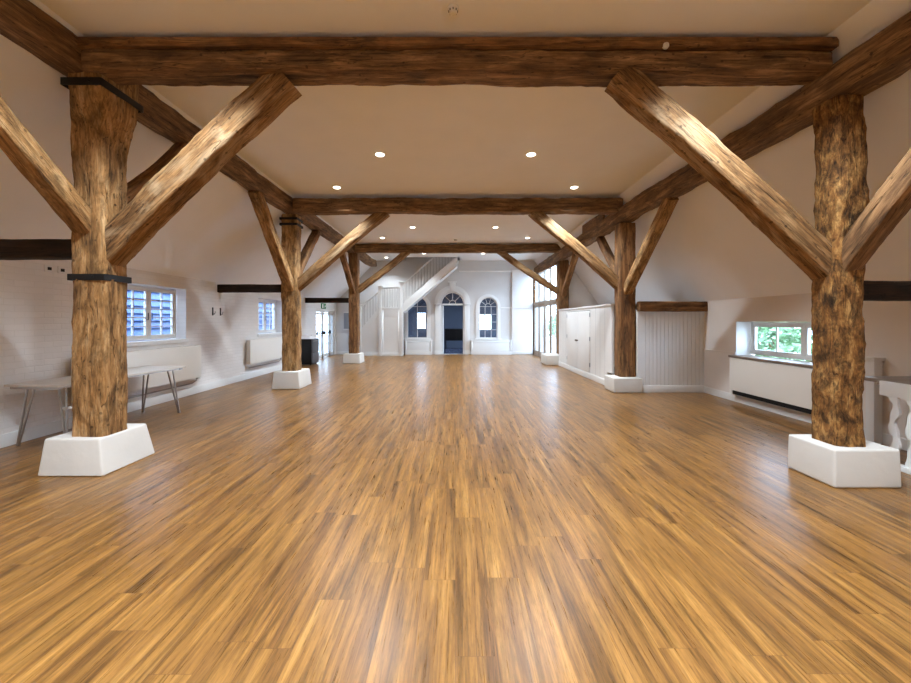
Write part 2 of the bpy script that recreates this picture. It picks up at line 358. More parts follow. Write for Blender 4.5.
# far wall: arched openings cut from one extruded outline
def arch(cx,hw,z0,zs,n=24):
    return [(cx-hw,z0),(cx+hw,z0)]+[(cx+hw*math.cos(PI*k/n),zs+hw*math.sin(PI*k/n)) for k in range(n+1)]
def extruded(name,outer,holes,y0,y1,mat,parent=None):
    cu=bpy.data.curves.new(name,'CURVE'); cu.dimensions='2D'; cu.fill_mode='BOTH'; cu.extrude=(y1-y0)/2
    for poly in [outer]+holes:
        sp=cu.splines.new('POLY'); sp.points.add(len(poly)-1); sp.use_cyclic_u=True
        for p,(a,b) in zip(sp.points,poly): p.co=(a,b,0,1)
    to=bpy.data.objects.new(name,cu); COL.objects.link(to)
    me=bpy.data.meshes.new_from_object(to.evaluated_get(bpy.context.evaluated_depsgraph_get()))
    bpy.data.objects.remove(to); bpy.data.curves.remove(cu)
    ym=(y0+y1)/2
    for v in me.vertices: v.co=(v.co.x,ym-v.co.z,v.co.y)
    me.name=name; me.materials.clear(); me.materials.append(mat)
    bm=bmesh.new(); bm.from_mesh(me); bmesh.ops.remove_doubles(bm,verts=bm.verts,dist=1e-5); bmesh.ops.recalc_face_normals(bm,faces=bm.faces); bm.to_mesh(me); bm.free()
    o=bpy.data.objects.new(name,me); COL.objects.link(o)
    if parent is not None: o.parent=parent; o.location=-Vector(parent.location)
    return o
DX,DH,DS=-.13,.5,2.21           # doorway centre, half width, springing
WCR,WCL,WH,WS,WB=1.425,-1.665,.40,2.08,.69
holes=[arch(DX,DH,.0005,DS),arch(WCR,WH,WB,WS),arch(WCL,WH+.04,WB,WS)]
outer=[(XL-.3,0),(4.0,0),(4.0,ZC+.1),(XL-.3,ZC+.1)]
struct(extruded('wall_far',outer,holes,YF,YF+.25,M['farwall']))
# bright pier at the right end of the far wall
struct(MB().box(2.45,3.34,YF-.1,YF,0,3.6).build('trim_2',M['plaster'],bevel=.004))
mb=MB(); mb.box(.15,2.46,YF-.035,YF,3.58,3.64); mb.box(2.44,3.35,YF-.135,YF,3.58,3.66)
struct(mb.build('trim_3',M['plaster'],bevel=.006))
mb=MB(); mb.box(1.98,2.46,YF-.02,YF,2.0,2.05); mb.box(2.44,3.34,YF-.12,YF-.1,2.0,2.05); struct(mb.build('trim_4',M['plaster'],bevel=.004))

# ------------------------------------------------------ far doorway surround
dr=struct(empty('door_1',(DX,YF,0)))
def ring(cx,zc,r0,r1,a0=0,a1=PI,n=32):
    return [(cx+r1*math.cos(a0+(a1-a0)*k/n),zc+r1*math.sin(a0+(a1-a0)*k/n)) for k in range(n+1)]+[(cx+r0*math.cos(a1-(a1-a0)*k/n),zc+r0*math.sin(a1-(a1-a0)*k/n)) for k in range(n+1)]
fy=lambda a,b,c:(a,c,b)
mb=MB(); mb.prism(ring(DX,DS,DH+.02,DH+.13),(YF-.04,YF),fy); mb.prism(ring(DX,DS,DH+.13,DH+.21),(YF-.07,YF),fy); mb.prism(ring(DX,DS,DH+.21,DH+.28),(YF-.045,YF),fy)
mb.build('archivolt',M['white'],dr)
mb=MB()
for s in (-1,1):
    x0=DX+s*(DH+.02); x1=DX+s*(DH+.25)
    mb.box(x0,x1,YF-.05,YF,0,DS-.06); mb.box(x0,x1+s*.02,YF-.07,YF,0,.16); mb.box(x0-s*.01,x1+s*.04,YF-.08,YF,DS-.06,DS)
mb.build('pilaster',M['white'],dr,bevel=.006)
mb=MB(); mb.prism([(DX-.09,DS+.5),(DX+.09,DS+.5),(DX+.14,DS+.9),(DX-.14,DS+.9)],(YF-.11,YF),fy); mb.box(DX-.19,DX+.19,YF-.13,YF,DS+.9,DS+.95)
mb.build('keystone',M['white'],dr,bevel=.004)
mb=MB()
for s in (-1,1): mb.box(DX+s*DH,DX+s*(DH-.045),YF+.06,YF+.16,0,DS)
mb.box(DX-DH,DX+DH,YF+.06,YF+.16,DS-.07,DS); mb.prism(ring(DX,DS,DH-.04,DH-.001),(YF+.06,YF+.16),fy)
mb.build('door_frame',M['white'],dr)
mb=MB(); mb.prism(arch(DX,DH-.04,DS,DS),(YF+.1,YF+.106),fy); mb.build('fanlight_pane',M['glass'],dr)
mb=MB()
for a in (PI/4,PI/2,3*PI/4):
    mb.tube([(DX+.14*math.cos(a),YF+.1,DS+.14*math.sin(a)),(DX+(DH-.04)*math.cos(a),YF+.1,DS+(DH-.04)*math.sin(a))],.011,6)
mb.prism(ring(DX,DS,.13,.155,n=16),(YF+.09,YF+.11),fy)
mb.build('glazing_bars',M['white'],dr)
lf=MB().box(DX-DH+.05,DX-DH+.09,YF+.18,YF+1.05,.01,DS-.08).build('door_leaf',M['white'],dr,bevel=.004)
lf['label']='white door leaf standing open'
mb=MB(); mb.tube([(DX-DH+.09,YF+.95,1.0),(DX-DH+.15,YF+.95,1.0),(DX-DH+.15,YF+.84,1.0)],.01,8); mb.build('door_handle',M['brass'],lf) .location=(0,0,0)

def arched_window(n,cx,hw,bars):
    w=struct(empty('window_%d'%n,(cx,YF,WB)))
    mb=MB(); mb.prism(ring(cx,WS,hw,hw+.13),(YF-.05,YF),fy)
    for s in (-1,1): mb.box(cx+s*hw,cx+s*(hw+.13),YF-.05,YF,WB,WS)
    mb.build('architrave',M['white'],w)
    mb=MB(); mb.prism(ring(cx,WS,hw-.035,hw-.0005),(YF+.05,YF+.11),fy)
    for s in (-1,1): mb.box(cx+s*(hw-.035),cx+s*(hw-.0005),YF+.05,YF+.11,WB,WS)
    mb.box(cx-hw,cx+hw,YF+.05,YF+.11,WB,WB+.045); mb.build('window_frame',M['white'],w)
    MB().prism(arch(cx,hw-.03,WB+.04,WS),(YF+.078,YF+.083),fy).build('pane',M['glass'],w)
    MB().box(cx-hw-.17,cx+hw+.17,YF-.1,YF,WB-.05,WB).build('window_sill',M['white'],w,bevel=.008)
    mb=MB()
    if bars:
        for k in (-1,1): mb.box(cx+k*hw/3-.011,cx+k*hw/3+.011,YF+.065,YF+.095,WB,WS)
        for k in range(4): 
            z=WB+.04+(WS-WB-.04)*(k+1)/4
            mb.box(cx-hw+.02,cx+hw-.02,YF+.065,YF+.095,z-.011,z+.011)
        for a in (PI/5,2*PI/5,3*PI/5,4*PI/5):
            mb.tube([(cx+.13*math.cos(a),YF+.08,WS+.13*math.sin(a)),(cx+(hw-.03)*math.cos(a),YF+.08,WS+(hw-.03)*math.sin(a))],.011,6)
        mb.prism(ring(cx,WS,.12,.142,n=16),(YF+.07,YF+.09),fy)
    else:
        mb.box(cx-.012,cx+.012,YF+.065,YF+.095,WB,WS+hw-.03); mb.box(cx-hw+.02,cx+hw-.02,YF+.065,YF+.095,WS-.012,WS+.012)
    mb.build('glazing_bars',M['white'],w)
arched_window(4,WCR,WH,True)
arched_window(5,WCL,WH+.04,False)

# boxed radiator covers beneath the arched windows
def cover(x0,x1,z1,label):
    o=MB().box(x0,x1,YF-.2,YF-.01,.0,z1-.03).build('radiator_cover',M['white'],bevel=.006,loc=((x0+x1)/2,YF-.1,0))
    tag(o,label,'radiator cover')
    MB().box(x0-.02,x1+.02,YF-.22,YF-.005,z1-.03,z1).build('top_shelf',M['white'],o,bevel=.006)
    mb=MB(); mb.box(x0-.006,x1+.006,YF-.212,YF-.2,0,.13); mb.build('plinth_board',M['white'],o,bevel=.003)
    mb=MB()
    mb.box(x0+.03,x0+.09,YF-.208,YF-.2,.14,z1-.05); mb.box(x1-.09,x1-.03,YF-.208,YF-.2,.14,z1-.05)
    mb.box(x0+.09,x1-.09,YF-.208,YF-.2,z1-.11,z1-.05); mb.box(x0+.09,x1-.09,YF-.208,YF-.2,.14,.2); mb.build('panel_moulding',M['white'],o,bevel=.003)
cover(.66,2.42,.63,'white panelled box cover beneath the barred arched window')
cover(-2.18,-1.02,.63,'white panelled box cover beneath the arched window by the stairs')

# ------------------------------------------------------ room beyond the doorway
B0,B1=YF+.26,YF+4.2
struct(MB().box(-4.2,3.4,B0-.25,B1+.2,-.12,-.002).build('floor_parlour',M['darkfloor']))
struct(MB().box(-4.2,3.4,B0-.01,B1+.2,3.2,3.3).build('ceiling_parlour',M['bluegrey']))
mb=MB()
for xa,xb in ((-4.3,-4.2),(3.4,3.5)):
    mb.box(xa,xb,B0-.01,18.3,0,3.3); mb.box(xa,xb,20.9,B1+.2,0,3.3); mb.box(xa,xb,18.3,20.9,0,.7); mb.box(xa,xb,18.3,20.9,2.3,3.3)  # unseen side openings added to let more daylight into the parlour
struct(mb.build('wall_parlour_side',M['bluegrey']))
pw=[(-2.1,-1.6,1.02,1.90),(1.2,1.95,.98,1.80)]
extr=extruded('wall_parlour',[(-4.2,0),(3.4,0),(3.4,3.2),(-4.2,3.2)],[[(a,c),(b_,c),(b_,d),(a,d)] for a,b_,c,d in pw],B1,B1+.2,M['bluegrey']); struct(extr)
for i,(a,b_,c,d) in enumerate(pw):
    w=struct(empty('window_%d'%(6+i),((a+b_)/2,B1,c)))
    mb=MB(); mb.box(a,a+.03,B1+.05,B1+.1,c,d); mb.box(b_-.03,b_,B1+.05,B1+.1,c,d); mb.box(a,b_,B1+.05,B1+.1,c,c+.03); mb.box(a,b_,B1+.05,B1+.1,d-.03,d)
    mb.box((a+b_)/2-.01,(a+b_)/2+.01,B1+.06,B1+.09,c,d); mb.box(a,b_,B1+.06,B1+.09,(c+d)/2-.01,(c+d)/2+.01)
    mb.build('window_frame',M['white'],w); MB().box(a+.01,b_-.01,B1+.072,B1+.077,c+.01,d-.01).build('pane',M['glass'],w)
sb=empty('sideboard',(.0,20.6,0),'black sideboard on legs in the dim room behind the open doorway','cabinet')
MB().box(-.55,.62,20.4,20.9,.45,1.02).build('body',M['black'],sb,bevel=.01)
MB().box(-.57,.64,20.38,20.92,1.02,1.05).build('top',M['black'],sb,bevel=.006)
for x in (-.5,.57):
    for y in (20.45,20.85): MB().tube([(x,y,0),(x,y,.46)],[.018,.028],10).build('leg',M['black'],sb)
for x0 in (-.53,.045): 
    d=MB().box(x0,x0+.555,20.385,20.4,.48,1.0).build('cabinet_door',M['black'],sb,bevel=.004)

# ------------------------------------------------------------ side windows
def side_window(n,y0,y1,z0,z1,xg,ncas,cols,rows,xin,matf,sgn):
    """window in a wall along Y; xg plane of the glass; xin inner wall face"""
    w=struct(empty('window_%d'%n,(xg,(y0+y1)/2,z0)))
    t=.05; mb=MB(); q=.03
    mb.box(xg-q,xg+q,y0,y0+t,z0,z1); mb.box(xg-q,xg+q,y1-t,y1,z0,z1); mb.box(xg-q,xg+q,y0+t,y1-t,z0,z0+t); mb.box(xg-q,xg+q,y0+t,y1-t,z1-t,z1)
    cw=(y1-y0-2*t)/ncas
    for k in range(1,ncas): mb.box(xg-q,xg+q,y0+t+k*cw-.025,y0+t+k*cw+.025,z0+t,z1-t)
    mb.build('window_frame',matf,w,bevel=.005)
    for k in range(ncas):
        a=y0+t+k*cw+(.025 if k else 0); b_=y0+t+(k+1)*cw-(.025 if k<ncas-1 else 0); c=z0+t; d=z1-t; s=.035
        mb=MB(); mb.box(xg-.02,xg+.02,a,a+s,c,d); mb.box(xg-.02,xg+.02,b_-s,b_,c,d); mb.box(xg-.02,xg+.02,a+s,b_-s,c,c+s); mb.box(xg-.02,xg+.02,a+s,b_-s,d-s,d)
        for j in range(1,cols):
            y=a+s+(b_-a-2*s)*j/cols; mb.box(xg-.014,xg+.014,y-.011,y+.011,c+s,d-s)
        for j in range(1,rows):
            z=c+s+(d-c-2*s)*j/rows; mb.box(xg-.014,xg+.014,a+s,b_-s,z-.009,z+.009)
        cs=mb.build('casement',matf,w)
        p=MB().box(xg-.003,xg+.003,a+s*.5,b_-s*.5,c+s*.5,d-s*.5).build('pane',M['glass'],cs); p.location=(0,0,0)
        if sgn<0:
            mb=MB(); ye=b_-.02 if k==0 else a+.02
            mb.tube([(xg+.025,ye,z0+.35),(xg+.05,ye,z0+.35),(xg+.05,ye,z0+.47)],.007,6); hh=mb.build('casement_catch',M['iron'],cs); hh.location=(0,0,0)
    return w
w1=side_window(1,6.32,7.68,1.12,2.05,XL-.19,2,2,5,XL,M['white'],-1)
MB().box(XL-.2,XL+.03,6.25,7.75,1.04,1.11).build('window_sill',M['white'],w1,bevel=.008)
w2=side_window(2,10.58,11.97,1.12,2.05,XL-.19,2,2,5,XL,M['white'],-1)
MB().box(XL-.2,XL+.03,10.5,12.05,1.04,1.11).build('window_sill',M['white'],w2,bevel=.008)
w3=side_window(3,5.0,7.18,.86,1.43,XR+.28,2,2,1,XR,M['white'],1)
MB().box(XR-.13,XR+.27,4.97,7.22,.80,.84).build('window_sill',M['topwood'],w3,bevel=.006)
mb=MB(); mb.box(XR+.002,XR+.31,7.196,7.2,.84,1.44); mb.box(XR+.002,XR+.31,4.98,4.984,.84,1.44); mb.box(XR+.002,XR+.31,4.984,7.196,1.436,1.44)
mb.build('reveal_lining',M['white'],w3)

# glazed double doors in the left wall
d2=struct(empty('door_2',(XL-.1,16.1,0)))
xg=XL-.08; ys=[14.97,15.86,16.72,17.23]
mb=MB()
for y in ys: mb.box(xg-.05,xg+.05,y-.03,y+.03,0,1.84)
mb.box(xg-.05,xg+.05,14.95,17.25,1.79,1.86); mb.build('door_frame',M['white'],d2,bevel=.006)
for i in range(3):
    a,b_=ys[i]+.035,ys[i+1]-.035; s=.07
    mb=MB(); mb.box(xg-.025,xg+.025,a,a+s,.01,1.78); mb.box(xg-.025,xg+.025,b_-s,b_,.01,1.78); mb.box(xg-.025,xg+.025,a,b_,.01,.14); mb.box(xg-.025,xg+.025,a,b_,1.70,1.78)
    nc=3 if i<2 else 2
    for k in range(1,nc): y=a+s+(b_-a-2*s)*k/nc; mb.box(xg-.015,xg+.015,y-.012,y+.012,.14,1.7)
    for k in range(1,4): z=.14+1.56*k/4; mb.box(xg-.015,xg+.015,a+s,b_-s,z-.01,z+.01)
    lf=mb.build('door_leaf' if i<2 else 'side_light',M['white'],d2)
    p=MB().box(xg-.003,xg+.003,a+.03,b_-.03,.1,1.74).build('pane',M['glass'],lf); p.location=(0,0,0)
    if i<2:
        mb=MB(); mb.tube([(xg+.09,a+.05,.98),(xg+.09,b_-.05,.98)],.016,8); mb.box(xg+.02,xg+.1,a+.03,a+.09,.93,1.03); mb.box(xg+.02,xg+.1,b_-.09,b_-.03,.93,1.06)
        p=mb.build('push_bar',M['iron'],lf); p.location=(0,0,0)
# green running-man sign above
es=MB().box(XL+.005,XL+.035,15.45,15.95,1.93,2.14).build('exit_sign',M['green'],bevel=.004,loc=(XL+.02,15.7,2.03)); tag(es,'green running-man exit sign above the glazed side doors','sign')
fx=lambda a,b,c:(c,a,b)
mb=MB()
mb.prism([(15.50,1.96),(15.60,1.96),(15.60,2.11),(15.50,2.11)],(XL+.035,XL+.038),fx)              # doorway
mb.lathe([(.0,-.002),(.018,-.002),(.018,.002),(.0,.002)],(0,0,0),12)
vs=[(XL+.0365+v[2]*.5,15.70+v[0],2.095+v[1]) for v in mb.v[8:]]; mb.v[8:]=vs
mb.prism([(15.66,2.07),(15.71,2.07),(15.72,2.02),(15.69,2.015)],(XL+.035,XL+.038),fx)
mb.prism([(15.69,2.02),(15.72,2.02),(15.76,1.955),(15.74,1.95)],(XL+.035,XL+.038),fx)
mb.prism([(15.69,2.03),(15.72,2.01),(15.66,1.99),(15.63,1.965),(15.62,1.98)],(XL+.035,XL+.038),fx)
mb.prism([(15.80,2.02),(15.86,2.02),(15.86,1.985),(15.92,2.035),(15.86,2.085),(15.86,2.05),(15.80,2.05)],(XL+.035,XL+.038),fx)
mb.build('pictogram',M['signwhite'],es)

# glazed timber screen on the right of the porch bay
door3=struct(empty('window_8',(3.35,15.6,0)))
A=Vector((3.42,17.39)); Bp=Vector((3.57,13.98)); dirv=(Bp-A).normalized(); SL=(Bp-A).length; nrm=Vector((-dirv.y,dirv.x))
def scr(u,z,w): p=A+dirv*u+nrm*w; return (p.x,p.y,z)
def sbox(mb,u0,u1,z0,z1,w0,w1): return mb.prism([(u0,z0),(u1,z0),(u1,z1),(u0,z1)],(w0,w1),scr)
ZT=3.50; us=[.04,.9,1.72,2.55,SL-.04]
for i,u in enumerate(us):
    mb=MB(); sbox(mb,u-.04,u+.04,0,ZT,-.035,.035); mb.build('mullion',M['greytimber'] if i else M['oak_brown'],door3,bevel=.006)
mb=MB(); sbox(mb,0,SL,2.12,2.24,-.05,.05); mb.build('transom',M['greytimber'],door3,bevel=.006)
mb=MB(); sbox(mb,0,SL,ZT-.06,ZT,-.06,.06); mb.build('head_rail',M['oak_brown'],door3,bevel=.006)
mb=MB(); sbox(mb,0,SL,0,.03,-.06,.06); mb.build('threshold',M['greytimber'],door3)
for i in range(4):
    u0,u1=us[i]+.047,us[i+1]-.047
    mb=MB(); sbox(mb,u0,u1,2.24,ZT-.06,-.004,.004); mb.build('pane',M['glass'],door3)
    mb=MB(); s=.055
    sbox(mb,u0,u0+s,.03,2.11,-.02,.02); sbox(mb,u1-s,u1,.03,2.11,-.02,.02); sbox(mb,u0+s,u1-s,.03,.2,-.03,.03); sbox(mb,u0+s,u1-s,2.02,2.11,-.03,.03)
    lf=mb.build('door_leaf',M['greytimber'],door3)
    mb=MB(); sbox(mb,u0+.05,u1-.05,.17,2.05,-.004,.004); p=mb.build('pane',M['glass'],lf); p.location=(0,0,0)
    if i in (1,2):
        uh=u1-.04 if i==1 else u0+.04
        mb=MB(); 
        for z in (.85,1.25): mb.tube([scr(uh,z,-.03),scr(uh,z,-.08)],.009,6); mb.tube([scr(uh,z,.03),scr(uh,z,.08)],.009,6)
        for ww in (-.08,.08): mb.tube([scr(uh,.8,ww),scr(uh,1.3,ww)],.012,8)
        p=mb.build('pull_handle',M['steel'],lf); p.location=(0,0,0)

# ------------------------------------------------------- outdoors
struct(MB().box(-30,40,-20,45,-.5,-.14).build('ground',M['ground']))
bd=empty('outbuilding',(-7.0,9,-.14),'blue-grey weatherboarded building seen through the small-paned windows','building')
rnd=random.Random(4)
mb=MB()
for k in range(17):
    z=-.14+k*.16
    mb.hexa([(-6.92,4.2,z),(-6.82,4.2,z),(-6.82,17.0,z),(-6.92,17.0,z)],[(-6.92,4.2,z+.165),(-6.885,4.2,z+.165),(-6.885,17.0,z+.165),(-6.92,17.0,z+.165)])
mb.build('boarding',M['siding'],bd)
MB().box(-9.3,-6.92,4.2,17.0,-.14,2.58).build('body',M['siding'],bd)
mb=MB(); mb.prism([(-6.65,2.52),(-6.65,2.58),(-8.1,3.42),(-9.55,2.58),(-9.55,2.52),(-8.1,3.35)],(4.0,17.2),fy); mb.build('roof',M['grey'],bd)  # building set close and raised, eaves overhanging, to block sky from left windows
def bush(name,c,r,n,label,seed,leaf=.09):
    rn=random.Random(seed); mb=MB()
    for i in range(n):
        th=rn.uniform(0,2*PI); u=rn.uniform(-.55,1); k=rn.uniform(.55,1)**.5
        s=math.sqrt(max(0,1-u*u)); lump=1+.22*noise.noise(Vector((th*1.5,u*2.5,seed)))
        p=Vector((c[0]+r[0]*s*math.cos(th)*k*lump,c[1]+r[1]*s*math.sin(th)*k*lump,c[2]+r[2]*u*k*lump))
        d=Vector((rn.gauss(0,1),rn.gauss(0,1),rn.gauss(0,.7))).normalized(); a=d.cross(Vector((rn.gauss(0,1),rn.gauss(0,1),rn.gauss(0,1)))).normalized()
        l=leaf*rn.uniform(.7,1.3)
        mb.add([p-d*l,p-a*l*.42,p+d*l,p+a*l*.42],[(0,1,2,3)])
    root=empty(name,(c[0],c[1],-.14),label,'shrub')
    mb.build('foliage',M['leaf'],root)
    mb=MB()
    for k in range(6):
        a=k*1.05; mb.tube([(c[0]+.08*math.cos(a),c[1]+.08*math.sin(a),-.14),(c[0]+r[0]*.3*math.cos(a),c[1]+r[1]*.3*math.sin(a),c[2]*.7),(c[0]+r[0]*.6*math.cos(a),c[1]+r[1]*.6*math.sin(a),c[2]+r[2]*.4)],[.05,.035,.01],6)
    mb.build('stem',M['oak_brown'],root)
bush('garden_shrub',(7.6,8.9,.75),(1.0,2.6,.85),5200,'leafy green shrub outside the low window on the right',3)
bush('garden_shrub',(-8.6,19.2,.8),(.9,1.2,1.1),1500,'green shrub outside the glazed side doors',8)
bush('garden_shrub',(9.5,31,1.0),(2.5,2.5,1.4),2500,'pale green shrub beyond the glazed timber screen',11,.14)

# ------------------------------------------------------------- timber frame
LEFTP=dict(near=(-3.53,3.98),mid=(-3.60,8.78),far=(-3.52,13.9))
RIGHTP=dict(near=(3.52,3.69),mid=(3.55,8.38),far=(3.70,13.75))
def plinth(x0,x1,y0,y1,h,ins,label):
    l,r,f,b_=ins
    mb=MB(); mb.hexa([(x0,y0,0),(x1,y0,0),(x1,y1,0),(x0,y1,0)],[(x0+l,y0+f,h),(x1-r,y0+f,h),(x1-r,y1-b_,h),(x0+l,y1-b_,h)])
    o=mb.build('post_plinth',M['plinth'],bevel=.022,loc=((x0+x1)/2,(y0+y1)/2,0),segs=3)
    return tag(o,label,'plinth')
plinth(-3.90,-3.28,3.72,4.38,.34,(.02,.075,.05,.03),'tapered white plinth under the big strapped post by the folding table')
plinth(3.28,3.87,3.46,3.96,.335,(.005,.01,.005,.005),'square-edged white plinth under the big gnarled post on the right')
plinth(-3.90,-3.30,8.47,9.2,.37,(.03,.04,.03,.03),'white plinth under the middle post of the left row')
plinth(3.19,3.77,8.05,8.58,.3,(.0,.0,.0,.0),'white plinth at the near end of the white cupboards')
plinth(-3.84,-3.24,13.6,14.25,.33,(.02,.02,.02,.02),'small far white plinth in front of the staircase foot')
plinth(2.98,3.85,13.1,14.0,.32,(.01,.01,.01,.01),'small far white plinth between glazed screen and cupboards')
def prof_near(t):
    f=min(1,max(0,(t-.76)/.15)); f=f*f*(3-2*f)
    return (1+.05*f,1+.52*f,.065*f,-.03*f)
def post(key,side,w,h,z0,z1,mat,label,seed,amp,e,prof=None,lean=(0,0)):
    x,y=(LEFTP if side<0 else RIGHTP)[key]
    return timber('timber_post',label,'post',(x,y,z0),(x+lean[0],y+lean[1],z1),w,h,M and mat,seed,amp,e,prof=prof,seg=.05,n=36)
pL1=post('near',-1,.33,.31,.34,3.95,'oak','big golden oak post with two black iron straps beside the folding table',1,.018,6.5,prof_near)
pR1=post('near',1,.27,.30,.335,3.47,'oak_gnarl','big gnarled dark oak post in front of the low right window',2,.022,4.5,None,(0.03,.02))
pL2=post('mid',-1,.34,.32,.37,3.76,'oak','middle oak post of the left row, two thin iron bands at its head',3,.014,6)
pR2=post('mid',1,.34,.32,.3,3.47,'oak_brown','squared brown oak post at the near end of the white cupboards',4,.008,8)
pL3=post('far',-1,.33,.32,.33,3.80,'oak_brown','far oak post in front of the white staircase',5,.010,7)
pR3=post('far',1,.34,.32,.32,3.52,'oak_brown','far oak post between the cupboards and the glazed screen',6,.010,7)
def strap(parent,zrel,w,h,hh=.06,t=.010,off=(0,0)):
    mb=MB(); a,b_=w/2,h/2
    mb.box(zrel-hh/2,zrel+hh/2,-a-t,a+t,-b_-t,-b_); mb.box(zrel-hh/2,zrel+hh/2,-a-t,a+t,b_,b_+t)
    mb.box(zrel-hh/2,zrel+hh/2,-a-t,-a,-b_,b_); mb.box(zrel-hh/2,zrel+hh/2,a,a+t,-b_,b_)
    mb.tube([(zrel,a*.45,-b_-t),(zrel,a*.45,-b_-t-.014)],.012,6)
    mb.v=[(x,y+off[0],z+off[1]) for x,y,z in mb.v]
    o=child_local(mb,'iron_strap',M['iron'],parent,.003); o['label']='black iron strap'; return o
strap(pL1,1.87-.34,.330,.312,.062); strap(pL1,3.67-.34,.352,.492,.068,.010,(.065,-.03))
strap(pL2,3.66-.37,.36,.34,.05); strap(pL2,3.54-.37,.36,.34,.05)

# tie beams
b1=timber('tie_beam','nearest and biggest oak beam spanning overhead, board along its top','beam',(-3.42,3.80,3.845),(3.46,3.80,3.845),.29,.19,'oak_beam',11,.016,8,bow=(0,.0),seg=.06,n=36)
mb=MB(); mb.box(-.02,6.9,-.172,.14,.098,.185); tb=child_local(mb,'top_board',M['oak_brown'],b1,.006)
b2=timber('tie_beam','middle oak beam of the three spanning overhead','beam',(-3.38,8.45,3.87),(3.48,8.45,3.87),.28,.30,'oak_beam',12,.018,7,seg=.07)
b3=timber('tie_beam','farthest oak beam spanning overhead, in front of the staircase','beam',(-3.40,13.62,3.91),(3.62,13.62,3.91),.27,.28,'oak_beam',13,.012,7,seg=.08)
# small white sensor on the near beam
sn=empty('ceiling_sensor',(1.91,3.64,3.95),'small white sensor on the face of the nearest beam','sensor')
mb=MB(); mb.lathe([(.0,0),(.028,0),(.028,.02),(.018,.035),(0,.036)],(0,0,0),16); mb.v=[(1.91+x,3.645-z,3.95+y) for x,y,z in mb.v]; mb.build('housing',M['white'],sn)

# arcade plates (run the length of the hall on the posts)
def wav(s,a):
    return lambda t:(1,1,a*math.sin(t*9+s),a*math.cos(t*7+s))
timber('arcade_plate','long oak plate running down the left side under the ceiling edge','beam',(-3.565,YB+.02,3.905),(-3.565,YF-.01,3.925),.27,.29,'oak_beam',21,.016,8,prof=wav(0,.012),seg=.12,n=28)
timber('arcade_plate','long oak plate running down the right side under the ceiling edge','beam',(3.57,YB+.02,3.615),(3.54,YF-.01,3.66),.29,.31,'oak_beam',22,.022,6,prof=wav(2,.018),seg=.12,n=28)
bo=timber('timber_board','dark board fixed to the right plate just beyond the middle beam','board',(3.395,9.15,3.84),(3.395,10.65,3.87),.045,.24,'oak_brown',23,.004,10)

# braces: (label,p0 foot,p1 head,w,h,mat,seed,bow)
BR=[
('curved oak brace from strapped near-left post up to the nearest beam',(-3.47,3.99,2.10),(-1.60,3.82,3.76),.23,.29,'oak_brace',31,(0,.035),.014),
('curved oak brace from gnarled near-right post up to the nearest beam',(3.56,3.74,1.86),(1.52,3.78,3.76),.22,.25,'oak_brace',32,(0,.03),.012),
('oak brace from the strapped near-left post up towards the camera',(-3.59,3.97,2.30),(-3.58,2.32,3.74),.18,.20,'oak',33,(0,.0),.008),
('oak brace from the gnarled near-right post up towards the camera',(3.54,3.68,1.90),(3.60,2.30,3.48),.19,.20,'oak_beam',34,(0,.02),.008),
('dark curved brace half hidden behind the strapped near-left post',(-3.58,4.08,2.62),(-3.57,5.25,3.75),.15,.14,'oak_brown',35,(0,-.06),.006),
('oak brace from middle left post up to the plate on the near side',(-3.58,8.76,2.08),(-3.57,7.10,3.77),.20,.20,'oak',36,(0,0),.008),
('oak brace from middle left post up to the plate on the far side',(-3.58,8.95,2.45),(-3.57,10.3,3.77),.18,.18,'oak_brown',37,(0,0),.008),
('oak brace from middle left post up to the middle beam',(-3.52,8.82,2.19),(-1.48,8.50,3.78),.20,.22,'oak_brace',38,(0,.02),.008),
('oak brace from middle right post up to the middle beam',(3.50,8.42,2.15),(1.62,8.45,3.78),.20,.22,'oak_brace',39,(0,.02),.008),
('oak brace from middle right post up to the plate on the near side',(3.55,8.38,1.98),(3.57,6.60,3.50),.19,.19,'oak',40,(0,0),.006),
('oak brace from middle right post up to the plate on the far side',(3.55,8.55,2.35),(3.56,9.85,3.50),.16,.17,'oak_brown',41,(0,-.03),.006),
('oak brace from far left post up to the farthest beam',(-3.48,13.92,2.46),(-1.62,13.62,3.82),.19,.21,'oak_brace',42,(0,-.03),.008),
('oak brace from far right post up to the farthest beam',(3.66,13.78,2.38),(1.45,13.62,3.85),.19,.20,'oak_brace',43,(0,-.02),.008),
('oak brace from far left post up to the plate on the near side',(-3.53,13.88,2.38),(-3.56,12.3,3.76),.17,.17,'oak_brown',44,(0,0),.006),
('oak brace from far right post up to the plate on the near side',(3.69,13.72,2.30),(3.60,11.9,3.50),.17,.17,'oak_brown',45,(0,0),.006),
]
for lab,a,c,w,h,mt,sd,bw,am in BR:
    timber('timber_brace',lab,'brace',a,c,w,h,mt,sd,am,6,bow=bw,seg=.05)
# aisle ties
AT=[('dark rail from the strapped near-left post to the left wall',(-5.2,3.95,2.155),(-3.66,3.95,2.155),.16,.19),
('dark rail from the middle left post to the left wall',(-5.2,8.8,2.165),(-3.72,8.8,2.165),.15,.175),
('dark rail from the far left post to the left wall',(-5.2,13.9,2.165),(-3.64,13.9,2.165),.15,.175),
('dark rail from the gnarled near-right post to the right wall',(3.70,3.72,1.73),(5.05,3.72,1.73),.16,.18)]
for i,(lab,a,c,w,h) in enumerate(AT): timber('aisle_rail',lab,'beam',a,c,w,h,'oak_black',60+i,.005,8)
timber('aisle_rail','dark rail along the top of the grooved white boarding','beam',(3.70,8.09,1.745),(5.05,8.09,1.745),.15,.20,'oak_brown',70,.008,6)

